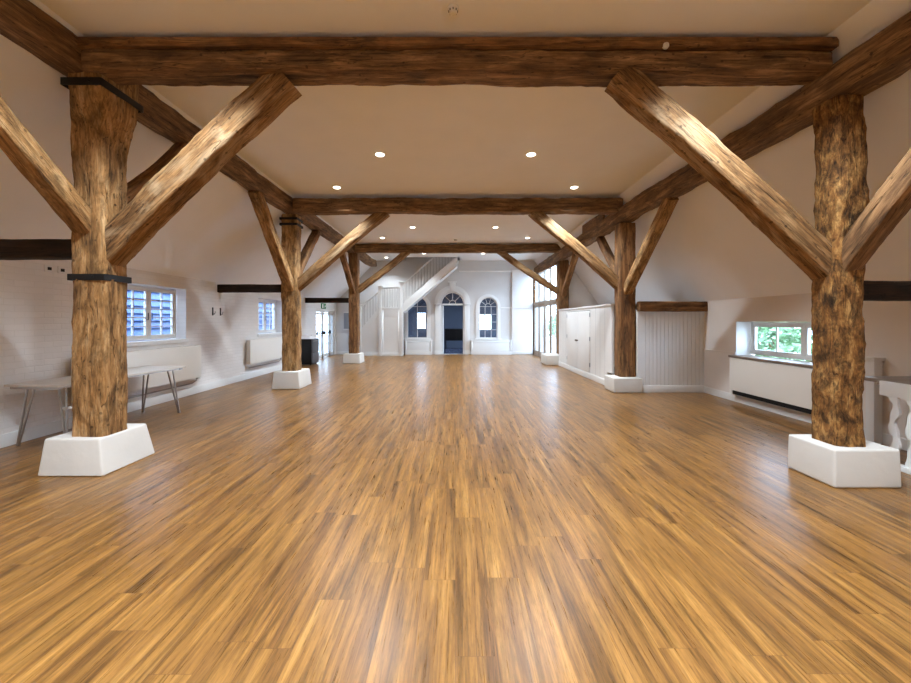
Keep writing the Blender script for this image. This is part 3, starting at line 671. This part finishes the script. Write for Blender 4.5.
# ---------------------------------------------------------- cupboards (right aisle)
cu=empty('fitted_cupboard',(3.9,10.6,0),'long white fitted cupboard with double doors between middle and far right posts','cupboard')
CX=3.36
mb=MB(); mb.box(CX,CX+.05,8.87,9.98,.14,1.78); mb.box(CX,CX+.05,8.6,8.87,.32,1.78); mb.box(CX,CX+.05,12.02,13.0,.14,1.78); mb.box(CX,CX+.05,9.98,12.02,1.72,1.78)
mb.box(CX+.05,4.9,12.95,13.0,.0,1.78)
mb.build('panel',M['white'],cu)
mb=MB(); mb.box(CX-.015,5.0,8.58,13.0,1.78,1.825); mb.build('top',M['white'],cu,bevel=.006)
mb=MB(); mb.box(CX-.014,CX+.05,8.88,13.0,0,.14); mb.build('plinth_board',M['white'],cu,bevel=.006)
for y in (9.0,9.3,9.6,12.25,12.5,12.75): MB().box(CX-.001,CX+.002,y-.003,y+.003,.15,1.77).build('groove',M['grey'],cu)
for i,(a,b_) in enumerate(((9.99,10.995),(11.005,12.01))):
    d=MB().box(CX-.012,CX+.03,a,b_,.15,1.71).build('cupboard_door',M['white'],cu,bevel=.004)
    yk=b_-.05 if i==0 else a+.05
    mb=MB(); mb.lathe([(.0,0),(.012,0),(.012,.02),(.026,.032),(.026,.045),(.0,.052)],(0,0,0),16); mb.v=[(CX-.012-z,yk+x,.92+y) for x,y,z in mb.v]
    k=mb.build('knob',M['brass'],d,smooth=True); k.location=(0,0,0)
    yh=a-.004 if i==0 else b_+.004
    for z in (.35,1.0,1.6):
        mb=MB(); mb.box(CX-.02,CX,yh-.015,yh+.015,z-.05,z+.05); k=mb.build('hinge',M['grey'],d,bevel=.002); k.location=(0,0,0)
    mb=MB(); mb.box(CX+.03,CX+.035,a-.008,b_+.008,.14,1.72); mb.build('gap_shade',M['dark'],cu)  # dark sheet behind the door, painting the shade seen in its gaps

# grooved boarding between post and right wall
mb=MB(); x=3.72; pts=[]
poly=[(3.78,8.19)]
xx=3.78
while xx<5.03:
    poly+= [(xx,8.12),(xx+.064,8.12),(xx+.068,8.128),(xx+.074,8.128)]; xx+=.078
poly+=[(5.05,8.12),(5.05,8.19)]
mb.prism(poly,(0,1.68),lambda a,b,c:(a,b,c)); mb.box(3.70,3.779,8.12,8.19,.31,1.68)
struct(mb.build('wall_boarding',M['bead']))
struct(MB().box(3.79,5.03,8.095,8.12,0,.14).build('baseboard_boarding',M['white'],bevel=.006))

# ------------------------------------------------------------- staircase
YS=16.62
stc=empty('staircase',(-2.2,YS,0),'white panelled staircase with slim balusters rising to a ceiling opening','staircase')
W_=M['white']
def newel(x,z0,z1,w=.14):
    mb=MB(); mb.box(x-w/2,x+w/2,YS-w/2,YS+w/2,z0,z1-.05); mb.box(x-w/2-.02,x+w/2+.02,YS-w/2-.02,YS+w/2+.02,z1-.05,z1-.02); mb.box(x-w/2-.0,x+w/2+.0,YS-w/2,YS+w/2,z1-.02,z1)
    return mb.build('newel_post',W_,stc,bevel=.006)
xA,xB,xC=-3.97,-3.13,-2.24
newel(xA,0,2.14); newel(xB,0,2.93); newel(xC,0,3.08)
def bar(p,q,w,h,name):
    p=Vector(p);q=Vector(q); mb=MB()
    mb.prism([(p.x,p.z-h/2),(q.x,q.z-h/2),(q.x,q.z+h/2),(p.x,p.z+h/2)],(YS-w/2,YS+w/2),fy); return mb.build(name,W_,stc,bevel=.008)
def balus(x,z0,z1): MB().box(x-.018,x+.018,YS-.018,YS+.018,z0,z1).build('baluster',W_,stc)
# lower flight
bar((xA+.07,YS,2.07),(xB-.07,YS,2.66),.07,.06,'handrail')
sl=(1.93-1.02)/(xB-xA)
mb=MB(); mb.prism([(xA+.07,.95),(xA+.07,1.15),(xB-.07,1.98),(xB-.07,1.70)],(YS-.025,YS+.025),fy); mb.build('stringer',W_,stc,bevel=.005)
for k in range(6):
    x=xA+.07+(xB-xA-.14)*(k+.5)/6; t=(x-xA-.07)/(xB-xA-.14); balus(x,1.15+t*.83,2.05+t*.59)
mb=MB(); mb.prism([(xA+.07,0),(xB-.07,0),(xB-.07,1.72),(xA+.07,.96)],(YS-.01,YS+.02),fy); mb.build('side_panel',W_,stc)
# landing
bar((xB+.07,YS,2.84),(xC-.07,YS,2.84),.07,.06,'handrail'); bar((xB+.07,YS,1.97),(xC-.07,YS,1.97),.08,.10,'landing_edge')
for k in range(7): balus(xB+.07+(xC-xB-.14)*(k+.5)/7,2.02,2.81)
MB().box(xB-.07,xC+.07,YS+.03,YF-.005,1.90,1.98).build('landing_floor',W_,stc)
mb=MB(); mb.box(xB+.07,xC-.07,YS-.01,YS+.02,0,1.92); mb.build('side_panel',W_,stc)
mb=MB()
for a,c in ((xA+.07,xB-.07),(xB+.07,xC-.07)): mb.box(a,c,YS-.03,YS-.01,0,.13)
mb.build('plinth_board',W_,stc,bevel=.005)
mb=MB(); a,c=xB+.07,xC-.07
mb.box(a,a+.07,YS-.022,YS-.01,.13,1.92); mb.box(c-.07,c,YS-.022,YS-.01,.13,1.92); mb.box(a+.07,c-.07,YS-.022,YS-.01,1.62,1.92); mb.build('panel_moulding',W_,stc,bevel=.004)
# upper flight
x0,x1=xC+.07,.08; g=.886
mb=MB(); mb.prism([(x0,1.84),(x1,1.84+g*(x1-x0)-.05),(x1,2.18+g*(x1-x0)),(x0,2.18)],(YS-.03,YS+.03),fy); mb.build('stringer',W_,stc,bevel=.005)
mb=MB(); mb.prism([(x0,1.80),(x1,1.80+g*(x1-x0)-.05),(x1,1.85+g*(x1-x0)-.05),(x0,1.85)],(YS-.05,YF-.005),fy); mb.build('soffit',W_,stc)
bar((x0,YS,2.98),(x1+.3,YS,2.98+g*(x1+.3-x0)),.07,.06,'handrail')
for k in range(18):
    x=x0+(x1-x0)*(k+.5)/18; zz=g*(x-x0); balus(x,2.17+zz,2.97+zz)
for k in range(10):
    zt=1.98+(k+1)*.2; xa=x0+(k)*.2/g
    MB().box(xa,xa+.27,YS+.03,YF-.005,zt-.035,zt).build('tread',W_,stc)
for k in range(9):
    zt=1.0+k*.1; xa=xA+.1+k*.085
    MB().box(xa,xa+.11,YS+.03,YF-.005,zt-.035,zt+.06).build('tread',W_,stc)

# ------------------------------------------------------------ furniture, fittings
# long flat radiator beneath the first left window
def radiator(y0,y1,z0,z1,label):
    r=empty('radiator',(XL+.08,(y0+y1)/2,z0),label,'radiator')
    MB().box(XL+.05,XL+.15,y0,y1,z0,z1).build('panel',M['rad'],r,bevel=.012)
    mb=MB(); 
    for k in range(int((y1-y0-.1)/.05)): y=y0+.05+k*.05; mb.box(XL+.06,XL+.14,y,y+.03,z1-.001,z1+.004)
    mb.build('top_grille',M['rad'],r)
    for y in (y0+.25,y1-.25): MB().box(XL+.0005,XL+.055,y-.02,y+.02,z0+.1,z1-.1).build('bracket',M['grey'],r)
    mb=MB(); mb.tube([(XL+.09,y1-.06,z0+.02),(XL+.09,y1-.06,z0-.06),(XL+.09,y1-.2,z0-.1),(XL+.06,y0+.1,z0-.1)],.012,8); mb.build('pipe',M['steel'],r,smooth=True)
    mb=MB(); mb.tube([(XL+.09,y1-.03,z0-.02),(XL+.09,y1+.05,z0-.02)],.02,10); mb.build('valve',M['white'],r,smooth=True)
radiator(5.35,7.95,.34,.97,'long low plain radiator behind the folding table')
radiator(9.85,11.75,.38,.98,'white radiator beneath the farther small-paned left window')
# boxed heater under the right window
hb=empty('heater_casing',(XR-.07,6.2,.15),'pale boxed heater casing under the low right window','radiator cover')
MB().box(XR-.12,XR-.013,5.15,7.2,.22,.79).build('casing',M['rad'],hb,bevel=.006)
MB().box(XR-.10,XR-.02,5.17,7.18,.15,.225).build('air_slot',M['dark'],hb)
MB().box(XR-.118,XR-.013,7.14,7.2,.15,.22).build('end_foot',M['rad'],hb)
# folding table: hairpin tube legs
tb=empty('folding_table',(-4.73,5.5,0),'long grey folding table with splayed tube legs behind the strapped post','table')
tx0,tx1,ty0,ty1=-5.05,-4.39,4.5,6.46
MB().box(tx0,tx1,ty0,ty1,.705,.728).build('tabletop',M['tabletop'],tb,bevel=.006)
mb=MB(); mb.box(tx0+.04,tx1-.04,ty0+.03,ty0+.08,.675,.705); mb.box(tx0+.04,tx1-.04,ty1-.08,ty1-.03,.675,.705); mb.box(tx0+.05,tx0+.08,ty0+.08,ty1-.08,.68,.705); mb.box(tx1-.08,tx1-.05,ty0+.08,ty1-.08,.68,.705)
mb.build('under_frame',M['steel'],tb)
for sx,xf in ((-1,tx0+.05),(1,tx1-.05)):
    for sy,yf in ((-1,ty0+.17),(1,ty1-.17)):
        mb=MB(); xt=xf-sx*.09; foot=(xf+sx*.02,yf-sy*-.05,.012)
        mb.tube([(xt-.045,yf,.70),(foot[0]-.008,foot[1],.014)],.011,8); mb.tube([(xt+.045,yf,.70),(foot[0]+.008,foot[1],.014)],.011,8)
        mb.tube([(foot[0]-.02,foot[1],.012),(foot[0]+.02,foot[1],.012)],.012,8)
        lg=mb.build('leg',M['steel'],tb,smooth=True)
        if sx==1 and sy==-1:
            m2=MB(); m2.box(xf-.07,xf+.0,yf-.02,yf+.04,.42,.45); c_=m2.build('clip',M['white'],lg,bevel=.004); c_.location=(0,0,0); c_['label']='white clip'
tb.location.x-=.0; tb.rotation_euler.z=-.06
# wall sockets plates high on the left wall
def plate(y,z,label,s=.09):
    o=MB().box(XL,XL+.012,y-s/2,y+s/2,z-s/2,z+s/2).build('wall_socket',M['white'],bevel=.003,loc=(XL+.005,y,z)); tag(o,label,'socket')
    MB().box(XL+.012,XL+.022,y-.012,y+.03,z-.02,z+.018).build('insert',M['dark'],o)
plate(5.10,2.12,'square white wall plate under the near dark rail, left of two')
plate(5.27,2.12,'square white wall plate next to the strapped post, right of two')
for y,lab in ((8.56,'small dark wall bracket between the left windows, left of two'),(8.84,'small dark wall bracket between the left windows, right of two')):
    mb=MB(); mb.box(XL,XL+.012,y-.016,y+.016,1.57,1.74); mb.tube([(XL+.01,y,1.60),(XL+.05,y,1.60),(XL+.06,y,1.65)],.008,6)
    tag(mb.build('wall_bracket',M['iron'],loc=(XL,y,1.65)),lab,'bracket')
# fridge cabinet
fr=empty('drinks_fridge',(-4.9,13.35,0),'black upright cabinet with grey front by the left wall, cloth on top','fridge')
MB().box(-5.16,-4.70,13.05,13.65,.03,.86).build('body',M['black'],fr,bevel=.008)
dd=MB().box(-4.70,-4.66,13.06,13.64,.42,.85).build('fridge_door',M['brushed'],fr,bevel=.006)
MB().box(-4.70,-4.66,13.06,13.64,.06,.40).build('drawer',M['brushed'],fr,bevel=.006)
k=MB().box(-4.66,-4.64,13.1,13.6,.78,.80).build('handle',M['steel'],dd); k.location=(0,0,0)
for x in (-5.1,-4.75):
    for y in (13.1,13.6): MB().tube([(x,y,0),(x,y,.035)],.02,8).build('foot',M['black'],fr)
mb=MB(); rn=random.Random(5); nx,ny=14,16; 
def cz(i,j):
    u,v=i/nx-.5,j/ny-.5; e=max(0,1-(abs(u)*2)**3)*max(0,1-(abs(v)*2)**3)
    return .864+e*(.07+.09*(noise.noise(Vector((u*5,v*5,1)))+.5*noise.noise(Vector((u*12,v*12,3)))+.5))
vs=[(-5.14+.42*i/nx,13.08+.54*j/ny,cz(i,j)) for i in range(nx+1) for j in range(ny+1)]
vs+=[(-5.14+.42*i/nx,13.08+.54*j/ny,.861) for i in range(nx+1) for j in range(ny+1)]
q=(nx+1)*(ny+1); fs=[]
for i in range(nx):
    for j in range(ny):
        a=i*(ny+1)+j; fs+= [(a,a+ny+1,a+ny+2,a+1),(q+a,q+a+1,q+a+ny+2,q+a+ny+1)]
mb.add(vs,fs); tag(mb.build('folded_cloth',M['cloth'],smooth=True,loc=(-4.93,13.35,.861)),'crumpled white cloth on top of the black cabinet','cloth')
# grey board on the far wall left of the stairs
nb=MB().box(-4.85,-4.35,YF-.03,YF-.002,1.08,1.84).build('notice_board',M['grey'],bevel=.006,loc=(-4.6,YF,1.4)); tag(nb,'plain grey board on the far wall left of the staircase','board')
for zz in (1.8,1.06): MB().box(-4.87,-4.33,YF-.04,YF-.03,zz,zz+.05).build('board_edge',M['white'],nb)

# white counter with wavy balusters, right foreground
ct=empty('counter',(4.7,3.4,0),'low white counter with wavy cut balusters beside the gnarled post','counter')
MB().box(4.32,5.03,2.3,4.1,.80,.84).box(4.47,5.03,4.1,4.42,.80,.84).build('top',M['topwood'],ct,bevel=.005)
mb=MB(); mb.box(4.30,4.33,2.3,4.06,.70,.845); mb.box(4.33,5.02,4.03,4.06,.70,.80); mb.build('front_board',M['white'],ct,bevel=.004)
MB().box(4.28,4.36,2.3,4.06,0,.055).build('bottom_rail',M['white'],ct,bevel=.006)
k=0; y=3.93
while y>2.35:
    n=20; Lf=[];Rt=[]
    for i in range(n+1):
        t=i/n; z=.055+t*(.70-.055); c=.018*math.sin(t*4*PI+.6); hw=.030+.010*math.cos(t*8*PI)
        Lf.append((y+c-hw,z)); Rt.append((y+c+hw,z))
    MB().prism(Lf+Rt[::-1],(4.305,4.33),fx).build('baluster',M['white'],ct); y-=.15
nw=empty('newel_post',(4.98,4.76,0),'white square newel post against right wall behind the gnarled post','post')
MB().box(4.93,5.03,4.71,4.81,0,.98).build('shaft',M['white'],nw,bevel=.004)
mb=MB(); mb.box(4.915,5.04,4.695,4.825,.98,1.0); mb.box(4.92,5.035,4.70,4.82,.94,.955); mb.box(4.91,5.045,4.69,4.83,1.0,1.02); mb.build('cap',M['white'],nw,bevel=.003)

# ceiling fittings
def smoke(x,y,label):
    s=empty('smoke_detector',(x,y,ZC),label,'smoke detector')
    MB().lathe([(.0,0),(.05,0),(.05,-.018),(.042,-.022),(0,-.022)],(x,y,ZC)).build('base',M['white'],s,smooth=True)
    MB().lathe([(.0,-.02),(.036,-.02),(.034,-.04),(.022,-.05),(0,-.05)],(x,y,ZC)).build('sensing_head',M['white'],s,smooth=True)
    mb=MB()
    for k in range(8):
        a=k*PI/4; mb.box(-.004,.004,-.004,.004,0,.014); 
        for i in range(-8,0): v=mb.v[i]; mb.v[i]=(x+.036*math.cos(a)+v[0],y+.036*math.sin(a)+v[1],ZC-.037+v[2])
    mb.build('vent_slot',M['dark'],s)
smoke(-.02,3.36,'round white smoke detector on the ceiling in front of nearest beam')
smoke(.0,12.9,'tiny white smoke detector on the ceiling just before the farthest beam')

# downlights
dl0=empty('downlight',(0,0,ZC),None,'ceiling light')
MB().lathe([(.070,.0),(.092,.0),(.092,-.006),(.078,-.012),(.070,-.010)],(0,0,ZC)).build('trim_ring',M['white'],dl0,smooth=True)
MB().lathe([(.0,-.001),(.069,-.001),(.069,-.010),(.05,-.022),(.0,-.028)],(0,0,ZC)).build('lens',M['lens'],dl0,smooth=True)
DL=[(-1.19,6.3,'left light of the inner pair just beyond the nearest beam'),(1.19,6.3,'right light of the inner pair just beyond the nearest beam'),
(-2.33,7.85,'outer ceiling light on the left just before the middle beam'),(2.33,7.85,'outer ceiling light on the right just before the middle beam'),
(-2.35,9.75,'outer ceiling light on the left just beyond the middle beam'),(2.40,9.75,'outer ceiling light on the right just beyond the middle beam'),
(-1.2,11.2,'left light of the inner pair midway between middle and farthest beams'),(1.12,11.2,'right light of the inner pair midway between middle and farthest beams'),
(-2.3,12.6,'outer ceiling light on the left just before the farthest beam'),(2.27,12.6,'outer ceiling light on the right just before the farthest beam'),
(-2.33,14.5,'outer ceiling light on the left just beyond the farthest beam'),(2.3,14.5,'outer ceiling light on the right just beyond the farthest beam'),
(-1.22,15.5,'left light of the inner pair nearest the far wall'),(1.07,15.5,'right light of the inner pair nearest the far wall'),
(-2.85,16.5,'small ceiling light beside the stairwell opening')]
BACK_FILL=[(-1.2,1.5),(1.2,1.5),(-2.3,2.9),(2.3,2.9),(-2.3,.1),(2.3,.1),(-1.2,-1.6),(1.2,-1.6),(-2.3,-3.0),(2.3,-3.0)]  # unseen lamps without fixtures, added to light the hall around the camera
def lamp(x,y,pw):
    l=bpy.data.lights.new('downlight_or_fill','SPOT'); l.energy=pw; l.color=(.90,1.02,1.14); l.spot_size=math.radians(124); l.spot_blend=.7; l.shadow_soft_size=.07
    o=bpy.data.objects.new('downlight_or_fill',l); COL.objects.link(o); o.location=(x,y,ZC-.05); return o
PW=440
for i,(x,y,lab) in enumerate(DL):
    o=dl0 if i==0 else copy_tree(dl0)
    o.location=(x,y,ZC); o['label']='recessed '+lab; o['group']='recessed ceiling downlights'
    lamp(x,y,PW if y<9 else (PW*.85 if y<13 else PW*.55))
for x,y in BACK_FILL: lamp(x,y,PW*1.1)

# ------------------------------------------------------------ world, camera
w=bpy.data.worlds.new('sky'); scene.world=w; w.use_nodes=True; nt=w.node_tree; bg=nt.nodes['Background']
sky=nt.nodes.new('ShaderNodeTexSky'); sky.sky_type='HOSEK_WILKIE'; sky.turbidity=6; sky.sun_direction=(-.5,.6,.62)
mx=nt.nodes.new('ShaderNodeMix'); mx.data_type='RGBA'; mx.inputs['Factor'].default_value=.75; mx.inputs['B'].default_value=(.66,.84,1.08,1)
nt.links.new(sky.outputs[0],mx.inputs['A']); nt.links.new(mx.outputs['Result'],bg.inputs['Color']); bg.inputs['Strength'].default_value=23

cam=bpy.data.cameras.new('camera'); co=bpy.data.objects.new('camera',cam); COL.objects.link(co); scene.camera=co
co.location=(0,0,1.45); co.rotation_euler=(PI/2,0,0)
cam.sensor_fit='HORIZONTAL'; cam.sensor_width=36; cam.lens=400/911*36; cam.clip_start=.02
cam.shift_y=-(341.5-321)/911; cam.shift_x=0
vs=scene.view_settings; vs.view_transform='Standard'; vs.look='None'; vs.gamma=1; vs.exposure=-.2; vs.use_curve_mapping=False
try:
    scene.cycles.use_denoising=True; scene.cycles.denoiser='OPENIMAGEDENOISE'
    scene.cycles.max_bounces=12; scene.cycles.diffuse_bounces=10; scene.cycles.glossy_bounces=4; scene.cycles.transparent_max_bounces=16
    scene.cycles.caustics_reflective=False; scene.cycles.caustics_refractive=False; scene.cycles.sample_clamp_indirect=6
except Exception as ex_: print(ex_)
